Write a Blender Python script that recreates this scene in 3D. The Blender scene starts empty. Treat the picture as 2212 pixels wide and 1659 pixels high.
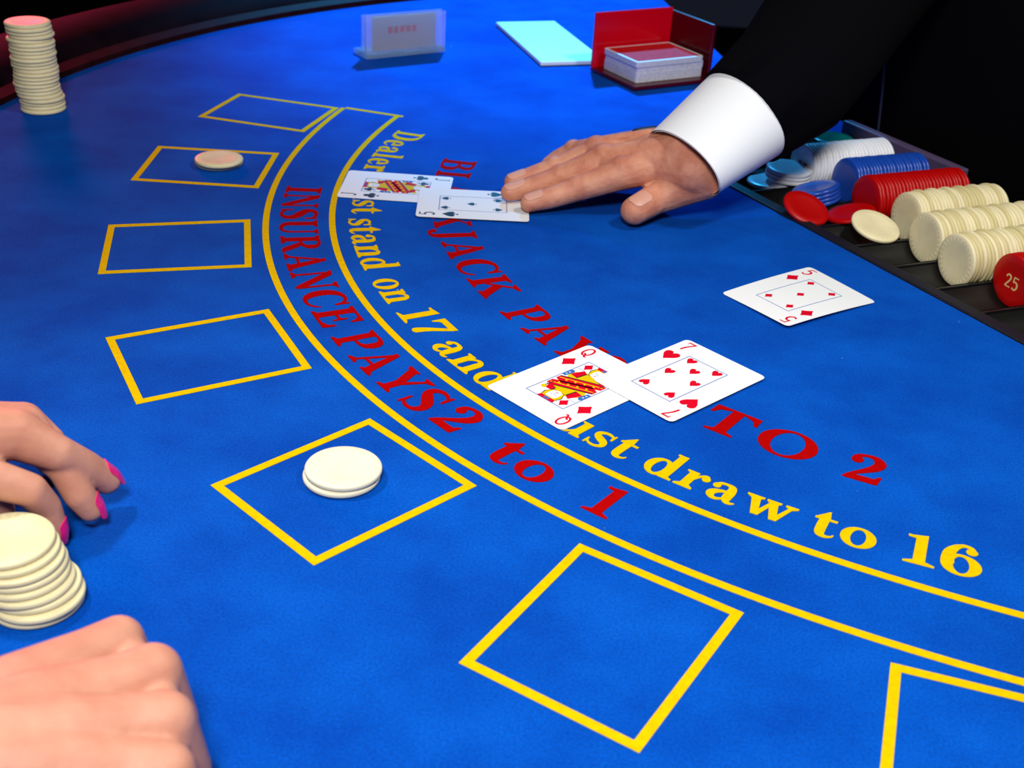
import bpy, bmesh, math, random
from mathutils import Vector, Matrix

random.seed(7)
SC = bpy.context.scene
COL = SC.collection
D2R = math.pi / 180.0

# ------------------------------------------------------------------ camera
W, H = 2212.0, 1659.0
F_PX, PITCH, ROLL, CAM_H = 2659.73, 0.507697, 0.0631776, 0.35812      # felt surface is z = 0
FW = Vector((0, math.cos(PITCH), -math.sin(PITCH)))
_r = Vector((1, 0, 0)); _u = _r.cross(FW)
RT = _r * math.cos(ROLL) + _u * math.sin(ROLL)
UP = -_r * math.sin(ROLL) + _u * math.cos(ROLL)
CAM = Vector((0, 0, CAM_H))
cd = bpy.data.cameras.new('camera'); cam = bpy.data.objects.new('camera', cd); COL.objects.link(cam)
cd.sensor_width = 36.0; cd.lens = F_PX / W * 36.0; cd.clip_start = 0.01; cd.clip_end = 60
m = Matrix((RT, UP, -FW)).transposed().to_4x4(); m.translation = CAM
cam.matrix_world = m
cd.dof.use_dof = True; cd.dof.focus_distance = 0.77; cd.dof.aperture_fstop = 15.0
SC.camera = cam

# ------------------------------------------------------------------ world, lights, exposure
wd = bpy.data.worlds.new('world'); SC.world = wd; wd.use_nodes = True
wd.node_tree.nodes['Background'].inputs[0].default_value = (0.35, 0.42, 0.75, 1)
wd.node_tree.nodes['Background'].inputs[1].default_value = 0.02
SC.view_settings.view_transform = 'Standard'; SC.view_settings.look = 'None'
SC.view_settings.gamma = 1.0; SC.view_settings.exposure = 0.0
try: SC.view_settings.use_curve_mapping = False
except Exception: pass

def aim(o, tgt):
    o.rotation_euler = (Vector(tgt) - o.location).to_track_quat('-Z', 'Y').to_euler()
def area(name, loc, tgt, size, power, col, shape='DISK', spread=math.pi):
    l = bpy.data.lights.new(name, 'AREA'); l.shape = shape; l.size = size; l.energy = power; l.color = col; l.spread = spread
    o = bpy.data.objects.new(name, l); COL.objects.link(o); o.location = loc; aim(o, tgt); return o
def spot(name, loc, tgt, ang, blend, power, col, rad=0.05):
    l = bpy.data.lights.new(name, 'SPOT'); l.spot_size = ang * D2R; l.spot_blend = blend; l.energy = power; l.color = col; l.shadow_soft_size = rad
    o = bpy.data.objects.new(name, l); COL.objects.link(o); o.location = loc; aim(o, tgt); return o
area('front_lamp_light', (-0.06, -0.12, 0.80), (0.08, 0.55, 0), 0.22, 11.5, (1.0, 0.99, 0.96))
spot('table_lamp_light', (-0.55, 0.72, 1.0), (0.12, 0.42, 0), 54, 1.0, 34.0, (1.0, 0.99, 0.95), 0.05)
area('dealer_side_lamp_light', (0.58, 0.66, 1.05), (0.26, 0.85, 0), 0.14, 6.0, (1.0, 0.97, 0.90))
spot('blue_stage_light', (0.0, 3.3, 1.9), (0.0, 1.58, 0), 20, 0.8, 1000.0, (0.03, 0.42, 1.0), 0.08)
area('red_stage_light', (-1.5, 3.2, 0.85), (-0.62, 1.05, 0), 0.5, 1.3, (1.0, 0.05, 0.14), spread=0.45)

# ------------------------------------------------------------------ helpers
def px(x, y, z=0.0):
    """point at height z on the line of sight of photo pixel (x, y)"""
    d = FW + RT * ((x - W / 2) / F_PX) + UP * ((H / 2 - y) / F_PX)
    return CAM + d * ((z - CAM_H) / d.z)

MATS = {}
def mat(name, col, rough=0.5, spec=0.5, **k):
    if name in MATS: return MATS[name]
    mt = bpy.data.materials.new(name); mt.use_nodes = True
    b = mt.node_tree.nodes['Principled BSDF']
    b.inputs['Base Color'].default_value = (*col, 1); b.inputs['Roughness'].default_value = rough
    b.inputs['Specular IOR Level'].default_value = spec
    for kk, v in k.items():
        if kk.startswith('_'): continue
        b.inputs[kk.replace('_', ' ')].default_value = v
    MATS[name] = mt
    nt = mt.node_tree
    if k.get('_vary'):                       # gentle colour mottling
        amt, sc = k['_vary']
        tc = nt.nodes.new('ShaderNodeTexCoord'); n = nt.nodes.new('ShaderNodeTexNoise'); n.inputs['Scale'].default_value = sc; n.inputs['Detail'].default_value = 5
        nt.links.new(tc.outputs['Object'], n.inputs['Vector'])
        r = nt.nodes.new('ShaderNodeValToRGB')
        r.color_ramp.elements[0].position = 0.3; r.color_ramp.elements[1].position = 0.7
        r.color_ramp.elements[0].color = (*[c * (1 - amt) for c in col], 1); r.color_ramp.elements[1].color = (*[min(1, c * (1 + amt)) for c in col], 1)
        nt.links.new(n.outputs['Fac'], r.inputs['Fac']); nt.links.new(r.outputs['Color'], b.inputs['Base Color'])
    if k.get('_bump'):
        st_, sc, dist = k['_bump']
        tc = nt.nodes.new('ShaderNodeTexCoord'); n = nt.nodes.new('ShaderNodeTexNoise'); n.inputs['Scale'].default_value = sc; n.inputs['Detail'].default_value = 4
        nt.links.new(tc.outputs['Object'], n.inputs['Vector'])
        bp = nt.nodes.new('ShaderNodeBump'); bp.inputs['Strength'].default_value = st_; bp.inputs['Distance'].default_value = dist
        nt.links.new(n.outputs['Fac'], bp.inputs['Height']); nt.links.new(bp.outputs['Normal'], b.inputs['Normal'])
    return mt

class MB:
    def __init__(s): s.v = []; s.f = []; s.mi = []; s.mats = []
    def add(s, vs, fs, mt=0):
        o = len(s.v); s.v += [tuple(v) for v in vs]; s.f += [tuple(i + o for i in f) for f in fs]; s.mi += [mt] * len(fs)
    def prism(s, pts, z0, z1, fn=None, mt=0):
        """2-D outline (CCW) pushed up from z0 to z1"""
        a = sum(pts[i][0] * pts[(i + 1) % len(pts)][1] - pts[(i + 1) % len(pts)][0] * pts[i][1] for i in range(len(pts)))
        if a < 0: pts = pts[::-1]
        n = len(pts); fn = fn or (lambda x, y, z: (x, y, z))
        vs = [fn(x, y, z0) for x, y in pts] + [fn(x, y, z1) for x, y in pts]
        fs = [tuple(range(n, 2 * n)), tuple(range(n - 1, -1, -1))] + [(i, (i + 1) % n, n + (i + 1) % n, n + i) for i in range(n)]
        s.add(vs, fs, mt)
    def strip(s, L, R, z0, z1, fn=None, mt=0, closed=False):
        """band between two equally long polylines, as a thin slab"""
        fn = fn or (lambda x, y, z: (x, y, z)); n = len(L)
        vs = [fn(x, y, z1) for x, y in L] + [fn(x, y, z1) for x, y in R] + [fn(x, y, z0) for x, y in L] + [fn(x, y, z0) for x, y in R]
        fs = []
        for i in range(n if closed else n - 1):
            j = (i + 1) % n
            fs += [(i, n + i, n + j, j), (i, j, 2 * n + j, 2 * n + i), (n + i, 3 * n + i, 3 * n + j, n + j)]
        if not closed: fs += [(0, 2 * n, 3 * n, n), (n - 1, 2 * n - 1, 4 * n - 1, 3 * n - 1)]
        s.add(vs, fs, mt)
    def box(s, c, sx, sy, sz, fn=None, mt=0):
        fn = fn or (lambda x, y, z: (x, y, z))
        vs = [fn(c[0] + i * sx / 2, c[1] + j * sy / 2, c[2] + k * sz / 2) for k in (-1, 1) for j in (-1, 1) for i in (-1, 1)]
        s.add(vs, [(0, 2, 3, 1), (4, 5, 7, 6), (0, 1, 5, 4), (2, 6, 7, 3), (0, 4, 6, 2), (1, 3, 7, 5)], mt)
    def loft(s, rings, caps=True, closed=True, mt=0):
        n = len(rings[0]); vs = [p for r in rings for p in r]; fs = []
        for a in range(len(rings) - 1):
            for i in range(n if closed else n - 1):
                j = (i + 1) % n
                fs.append((a * n + i, a * n + j, (a + 1) * n + j, (a + 1) * n + i))
        if caps: fs += [tuple(range(n - 1, -1, -1)), tuple(range((len(rings) - 1) * n, len(rings) * n))]
        s.add(vs, fs, mt)
    def mesh(s, name, mats, smooth=None):
        me = bpy.data.meshes.new(name); me.from_pydata(s.v, [], s.f); me.update()
        for x in mats: me.materials.append(x)
        for p, mi in zip(me.polygons, s.mi): p.material_index = mi
        bm = bmesh.new(); bm.from_mesh(me); bmesh.ops.recalc_face_normals(bm, faces=bm.faces); bm.to_mesh(me); bm.free()
        if smooth is not None: shade(me, smooth)
        return me
    def obj(s, name, mats, parent=None, smooth=None):
        if not isinstance(mats, (list, tuple)): mats = [mats]
        return link(name, s.mesh(name, mats, smooth), parent)

def shade(me, angle):
    for p in me.polygons: p.use_smooth = True
    bm = bmesh.new(); bm.from_mesh(me)
    for e in bm.edges:
        e.smooth = len(e.link_faces) == 2 and e.calc_face_angle(0) < angle * D2R
    bm.to_mesh(me); bm.free()
def link(name, data, parent=None):
    o = bpy.data.objects.new(name, data); COL.objects.link(o)
    if parent is not None: o.parent = parent
    return o
def thing(name, label, cat, loc=(0, 0, 0), rot=(0, 0, 0), group=None):
    o = link(name, None); o.empty_display_size = 0.02; o.location = loc; o.rotation_euler = rot
    return tag(o, label, cat, group)
def tag(o, label=None, cat=None, group=None, kind=None):
    if label: o['label'] = label
    if cat: o['category'] = cat
    if group: o['group'] = group
    if kind: o['kind'] = kind
    return o
def bevel(o, w, seg=2):
    b = o.modifiers.new('bevel', 'BEVEL'); b.width = w; b.segments = seg; b.limit_method = 'ANGLE'; b.angle_limit = 40 * D2R; return o

# ------------------------------------------------------------------ materials
def felt_material():
    mt = bpy.data.materials.new('blue_felt'); mt.use_nodes = True; nt = mt.node_tree; b = nt.nodes['Principled BSDF']
    N = nt.nodes.new; L = nt.links.new
    tc = N('ShaderNodeTexCoord')
    n1 = N('ShaderNodeTexNoise'); n1.inputs['Scale'].default_value = 13; n1.inputs['Detail'].default_value = 6; n1.inputs['Roughness'].default_value = .6
    n2 = N('ShaderNodeTexNoise'); n2.inputs['Scale'].default_value = 760; n2.inputs['Detail'].default_value = 3
    n3 = N('ShaderNodeTexNoise'); n3.inputs['Scale'].default_value = 130; n3.inputs['Detail'].default_value = 2
    for n in (n1, n2, n3): L(tc.outputs['Object'], n.inputs['Vector'])
    r1 = N('ShaderNodeValToRGB'); r1.color_ramp.elements[0].position = .36; r1.color_ramp.elements[1].position = .66
    r1.color_ramp.elements[0].color = (0.0001, 0.046, 0.33, 1); r1.color_ramp.elements[1].color = (0.0006, 0.074, 0.44, 1)
    L(n1.outputs['Fac'], r1.inputs['Fac'])
    r2 = N('ShaderNodeValToRGB'); r2.color_ramp.elements[0].position = .3; r2.color_ramp.elements[1].position = .75
    r2.color_ramp.elements[0].color = (.78, .78, .8, 1); r2.color_ramp.elements[1].color = (1.3, 1.3, 1.22, 1)
    L(n2.outputs['Fac'], r2.inputs['Fac'])
    mx = N('ShaderNodeMix'); mx.data_type = 'RGBA'; mx.blend_type = 'MULTIPLY'; mx.inputs['Factor'].default_value = 1
    L(r1.outputs['Color'], mx.inputs['A']); L(r2.outputs['Color'], mx.inputs['B'])
    # stray lint: tiny pale specks
    r3 = N('ShaderNodeValToRGB'); r3.color_ramp.elements[0].position = .795; r3.color_ramp.elements[1].position = .82
    L(n3.outputs['Fac'], r3.inputs['Fac'])
    mx2 = N('ShaderNodeMix'); mx2.data_type = 'RGBA'; L(r3.outputs['Color'], mx2.inputs['Factor']); L(mx.outputs['Result'], mx2.inputs['A']); mx2.inputs['B'].default_value = (.35, .5, .85, 1)
    L(mx2.outputs['Result'], b.inputs['Base Color'])
    b.inputs['Roughness'].default_value = .95; b.inputs['Specular IOR Level'].default_value = .04
    b.inputs['Sheen Weight'].default_value = .10; b.inputs['Sheen Roughness'].default_value = .5; b.inputs['Sheen Tint'].default_value = (.06, .30, 1, 1)
    bp = N('ShaderNodeBump'); bp.inputs['Strength'].default_value = .25; bp.inputs['Distance'].default_value = .0004
    L(n2.outputs['Fac'], bp.inputs['Height']); L(bp.outputs['Normal'], b.inputs['Normal'])
    return mt
FELT = felt_material()
YELLOW = mat('yellow_print', (.66, .42, .0), .9, .04, _vary=(.10, 300), _bump=(.3, 500, .0004))
RED = mat('red_print', (.33, .0, .0), .9, .04, _vary=(.10, 300), _bump=(.3, 500, .0004))
CARD = mat('card_stock', (.76, .78, .80), .5, .25)
CRED = mat('card_red', (.56, .0, .015), .6, .1)
CBLACK = mat('card_black', (.012, .012, .015), .45, .4)
CYEL = mat('card_yellow', (.60, .44, .0), .6, .1)
CBLUE = mat('card_blue', (.03, .12, .42), .6, .1)
CLINE = mat('card_frame_blue', (.05, .11, .38), .6, .1)
CSKIN = mat('card_pale_blue', (.30, .42, .62), .6, .1)
CREAM = mat('cream_chip', (.72, .64, .38), .5, .4, _vary=(.07, 60), _bump=(.12, 500, .0004))
IVORY = mat('ivory_chip', (.76, .72, .52), .5, .35, _vary=(.05, 80), _bump=(.1, 500, .0003))
CREAM_C = mat('aged_cream_chip', (.78, .69, .43), .5, .4, _vary=(.07, 60), _bump=(.12, 500, .0004))
CREAM_D = mat('olive_cream_chip', (.64, .55, .28), .5, .4, _vary=(.07, 60), _bump=(.12, 500, .0004))
WHITEC = mat('white_chip', (.84, .82, .86), .3, .5, Subsurface_Weight=.1, _bump=(.1, 400, .0003))
BLUEC = mat('blue_chip', (.008, .06, .40), .28, .5)
REDC = mat('red_chip', (.45, .0, .0), .38, .4)
GREENC = mat('green_chip', (.0, .22, .13), .25, .5)
GOLD = mat('gold_print', (.75, .5, .2), .4, .6)
BLACKP = mat('black_plastic', (.008, .008, .010), .32, .5, _bump=(.15, 900, .0003))
CHANNEL = mat('channel_plastic', (.006, .006, .005), .42, .3)
WALLP = mat('tray_edge_plastic', (.006, .006, .014), .5, .35, _bump=(.5, 700, .0006))
RAILM = mat('rail_leather', (.008, .003, .006), .75, .03, _vary=(.3, 30), _bump=(.3, 160, .001))
WOOD = mat('rail_wood', (.02, .004, .005), .7, .06, _vary=(.3, 40))
RIMP = mat('blue_lit_rim_plastic', (.035, .05, .13), .35, .6, _bump=(.5, 700, .0006))  # bright blue light along the back rim is put into its base colour
BARP = mat('purple_lit_plastic', (.085, .06, .13), .45, .5, _bump=(.5, 700, .0006))  # blue-purple light on lid bar and end walls, painted into the plastic colour
JACKET = mat('black_wool', (.0018, .0018, .003), .95, .05, _bump=(.3, 600, .0006))
PIPING = mat('jacket_seam', (.03, .035, .08), .6, .3)
SHIRT = mat('white_cotton', (.90, .92, .95), .85, .2, _bump=(.25, 700, .0004), Sheen_Weight=.1)
STRAP = mat('dark_strap', (.02, .016, .014), .5, .4)
def skin(name, lo, hi, rough, cell, cs, wr):
    mt = bpy.data.materials.new(name); mt.use_nodes = True; nt = mt.node_tree; b = nt.nodes['Principled BSDF']; N = nt.nodes.new; L = nt.links.new
    tc = N('ShaderNodeTexCoord'); n = N('ShaderNodeTexNoise'); n.inputs['Scale'].default_value = 55; n.inputs['Detail'].default_value = 6; L(tc.outputs['Object'], n.inputs['Vector'])
    r = N('ShaderNodeValToRGB'); r.color_ramp.elements[0].position = .35; r.color_ramp.elements[1].position = .68
    r.color_ramp.elements[0].color = (*lo, 1); r.color_ramp.elements[1].color = (*hi, 1)
    L(n.outputs['Fac'], r.inputs['Fac']); L(r.outputs['Color'], b.inputs['Base Color'])
    v = N('ShaderNodeTexVoronoi'); v.feature = 'DISTANCE_TO_EDGE'; v.inputs['Scale'].default_value = cell; L(tc.outputs['Object'], v.inputs['Vector'])
    w2 = N('ShaderNodeTexNoise'); w2.inputs['Scale'].default_value = 140; w2.inputs['Detail'].default_value = 3; L(tc.outputs['Object'], w2.inputs['Vector'])
    b1 = N('ShaderNodeBump'); b1.inputs['Strength'].default_value = cs; b1.inputs['Distance'].default_value = .0004; L(v.outputs['Distance'], b1.inputs['Height'])
    b2 = N('ShaderNodeBump'); b2.inputs['Strength'].default_value = wr; b2.inputs['Distance'].default_value = .0016; L(w2.outputs['Fac'], b2.inputs['Height']); L(b1.outputs['Normal'], b2.inputs['Normal'])
    L(b2.outputs['Normal'], b.inputs['Normal'])
    b.inputs['Roughness'].default_value = rough; b.inputs['Specular IOR Level'].default_value = .4
    b.inputs['Subsurface Weight'].default_value = .12; b.inputs['Subsurface Radius'].default_value = (.012, .005, .003); b.inputs['Subsurface Scale'].default_value = .5
    return mt
SKIN_D = skin('dealer_skin', (.54, .19, .115), (.70, .32, .20), .58, 420, .5, .55)
SKIN_P = skin('player_skin', (.51, .215, .14), (.59, .28, .19), .52, 500, .2, .12)
NAIL = mat('bare_nail', (.66, .33, .25), .42, .4)
PINK = mat('pink_polish', (.80, .0, .16), .14, .6, Coat_Weight=.5)
ACRYL = mat('clear_acrylic', (.92, .95, 1.0), .05, .5, Transmission_Weight=.85, IOR=1.3)
PAPER = mat('grey_card_insert', (.42, .40, .40), .7, .3)
WHITEP = mat('white_plastic', (.80, .86, .88), .4, .4)
REDA = mat('red_acrylic', (.62, .0, .01), .2, .5)
DKRED = mat('dark_red_acrylic', (.07, .0, .004), .25, .5)
CARDEDGE = mat('card_edges', (.60, .60, .64), .7, .3, _vary=(.15, 400))
CARPET = mat('dark_carpet', (.010, .007, .010), .95, .1, _vary=(.3, 20))

# ------------------------------------------------------------------ table layout frame
C = Vector((0.382439, 0.978088))             # centre of the printed arcs
F0 = Vector((0.17531, 1.018676)); TD = Vector((0.507843, -0.86145)); TN = Vector((0.86145, 0.507843))
SKEW = 0.13
def T(s, n, z=0.0):                          # tray frame: s along the front lip, n towards the dealer
    p = F0 + TD * (s + SKEW * n) + TN * n
    return Vector((p.x, p.y, z))
def polar(r, deg): return (C.x + r * math.cos(deg * D2R), C.y + r * math.sin(deg * D2R))
def Rout(deg):
    t = min(max(deg, 158), 262) * D2R - 3.6
    return ((((.03467802 * t - .00988357) * t - .01395429) * t + .00109551) * t + .58761963)
def Rinn(deg):
    t = min(max(deg, 158), 262) * D2R - 3.6
    return ((((.03170848 * t - .00184499) * t - .01732273) * t + .00125767) * t + .53822399)

floor = MB(); floor.box((0.2, 1.2, -.80), 8, 8, .04); tag(floor.obj('floor', CARPET), kind='structure')

table = thing('blackjack_table', 'blue felt blackjack table with yellow and red printed layout and dark padded rail', 'table', (C.x, C.y, -.78))
TZ = Matrix.Translation(-Vector((C.x, C.y, -.78)))
def tpart(mb, name, mats, smooth=None, parent=None):
    o = mb.obj(name, mats, parent or table, smooth)
    if parent is None: o.matrix_parent_inverse = TZ
    return o
RT_TABLE = .885
felt = MB(); outline = []
A0, A1 = 104.0, 300.0
for i in range(121):
    outline.append(polar(RT_TABLE, A0 + (A1 - A0) * i / 120))
for s, n in ((.42, .235), (.42, 0), (-.092, 0), (-.092, .235), (-.30, .235)):
    p = T(s, n); outline.append((p.x, p.y))
felt.prism(outline, -.028, 0.0)
tpart(felt, 'felt_surface', FELT)
# padded rail and wooden apron round the players' side
def ring(prof, a0, a1, n):
    rings = []
    for i in range(n + 1):
        a = a0 + (a1 - a0) * i / n
        rings.append([(*polar(r, a), z) for r, z in prof])
    return rings
rail = MB(); rail.loft(ring([(.897 + .058 + .058 * math.cos(t * D2R), -.006 + .034 * math.sin(t * D2R)) for t in range(0, 360, 20)], A0, A1, 120))
tpart(rail, 'padded_rail', RAILM, 60)
apr = MB(); apr.loft(ring([(.885, -.03), (.885, .006), (.897, .010), (.903, -.03)], A0, A1, 120)); tpart(apr, 'wooden_trim', WOOD, 30)
ap2 = MB(); ap2.loft(ring([(.86, -.12), (.86, -.028), (.985, -.028), (.985, -.12)], A0, A1, 120)); tpart(ap2, 'table_apron', WOOD, 30)
ped = MB()
pc = polar(.42, 205)
for r0, r1, z0, z1 in ((.26, .24, -.78, -.74), (.11, .10, -.74, -.16), (.30, .34, -.16, -.028)):
    ped.loft([[(pc[0] + r * math.cos(k * D2R), pc[1] + r * math.sin(k * D2R), z) for k in range(0, 360, 15)] for r, z in ((r0, z0), (r1, z1))])
tpart(ped, 'pedestal', WOOD, 40)

# printed lines
PZ0, PZ1 = -.0004, .0003
LW = .0048
def arcline(fn, a0, a1, name):
    mb = MB(); n = 150; L = []; R = []
    for i in range(n + 1):
        a = a0 + (a1 - a0) * i / n; r = fn(a)
        L.append(polar(r - LW / 2, a)); R.append(polar(r + LW / 2, a))
    mb.strip(L, R, PZ0, PZ1); tpart(mb, name, YELLOW)
arcline(Rout, 160.75, 285, 'outer_arc_line'); arcline(Rinn, 160.55, 285, 'inner_arc_line')
mb = MB(); a, b = Vector(polar(.5952, 160.85)), Vector(polar(.5349, 160.50)); nn = (b - a).normalized(); nn = Vector((-nn.y, nn.x)) * LW
mb.strip([tuple(a), tuple(b)], [tuple(a + nn), tuple(b + nn)], PZ0, PZ1); tpart(mb, 'end_line', YELLOW)
BOXES = [[(-.2892, 1.2001), (-.1853, 1.1743), (-.2049, 1.0927), (-.3089, 1.1186)],
         [(-.3211, 1.0294), (-.2155, 1.0309), (-.215, .9425), (-.3188, .9424)],
         [(-.3065, .8471), (-.207, .8751), (-.1872, .7879), (-.2863, .7605)],
         [(-.2521, .6696), (-.1621, .7235), (-.1206, .6472), (-.21, .5925)],
         [(-.1499, .5178), (-.0786, .5933), (-.0149, .5325), (-.0869, .4577)],
         [(-.0151, .3979), (.0377, .4881), (.1121, .4430), (.0589, .3530)],
         [(.1421, .3162), (.1725, .4155), (.2560, .3918), (.2265, .2920)]]
for q in BOXES:
    q = [Vector(p) for p in q]; c = sum(q, Vector((0, 0))) / 4; inn = []
    for i in range(4):
        e1 = (q[(i + 1) % 4] - q[i]).normalized(); e0 = (q[i - 1] - q[i]).normalized()
        sn = abs(e1.x * e0.y - e1.y * e0.x); inn.append(q[i] + (e1 + e0) * (LW / sn))
    mb = MB(); mb.strip([tuple(p) for p in q], [tuple(p) for p in inn], PZ0, PZ1, closed=True); tpart(mb, 'betting_box', YELLOW)

# ------------------------------------------------------------------ lettering (drawn with strokes and outlines, cap height 1)
def crom(pts, n=7):
    out = []
    P = [pts[0]] + list(pts) + [pts[-1]]
    for i in range(1, len(P) - 2):
        for k in range(n):
            t = k / n; out.append(tuple(.5 * (2 * b + (c - a) * t + (2 * a - 5 * b + 4 * c - d) * t * t + (3 * b - a - 3 * c + d) * t ** 3) for a, b, c, d in zip(P[i - 1], P[i], P[i + 1], P[i + 2])))
    out.append(tuple(pts[-1])); return out
def ST(*pts, n=7):                            # stroke of changing width: (x, y, width)
    c = crom(pts, n) if len(pts) > 2 else list(pts); L = []; R = []
    for i, (x, y, w) in enumerate(c):
        a = c[max(0, i - 1)]; b = c[min(len(c) - 1, i + 1)]; dx, dy = b[0] - a[0], b[1] - a[1]; l = math.hypot(dx, dy) or 1
        L.append((x - dy / l * w / 2, y + dx / l * w / 2)); R.append((x + dy / l * w / 2, y - dx / l * w / 2))
    return ('s', L, R)
def PG(*pts): return ('p', list(pts))
def EL(cx, cy, rx, ry, ix, iy, tilt=0, n=36):
    L = []; R = []
    for i in range(n):
        t = 2 * math.pi * i / n; L.append((cx + rx * math.cos(t), cy + ry * math.sin(t)))
        x, y = ix * math.cos(t), iy * math.sin(t); R.append((cx + x * math.cos(tilt) - y * math.sin(tilt), cy + x * math.sin(tilt) + y * math.cos(tilt)))
    return ('c', L, R)
def DISC(cx, cy, r): return ('p', [(cx + r * math.cos(k * math.pi / 8), cy + r * math.sin(k * math.pi / 8)) for k in range(16)])
def SER(x, y, w, u, tw=.2): return PG((x - w / 2, y), (x + w / 2, y), (x + w / 2, y + u * .05), (x + tw * .5, y + u * .12), (x - tw * .5, y + u * .12), (x - w / 2, y + u * .05))
def BAR(x, y0, y1, w=.2): return PG((x - w / 2, y0), (x + w / 2, y0), (x + w / 2, y1), (x - w / 2, y1))
XH = .64
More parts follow.
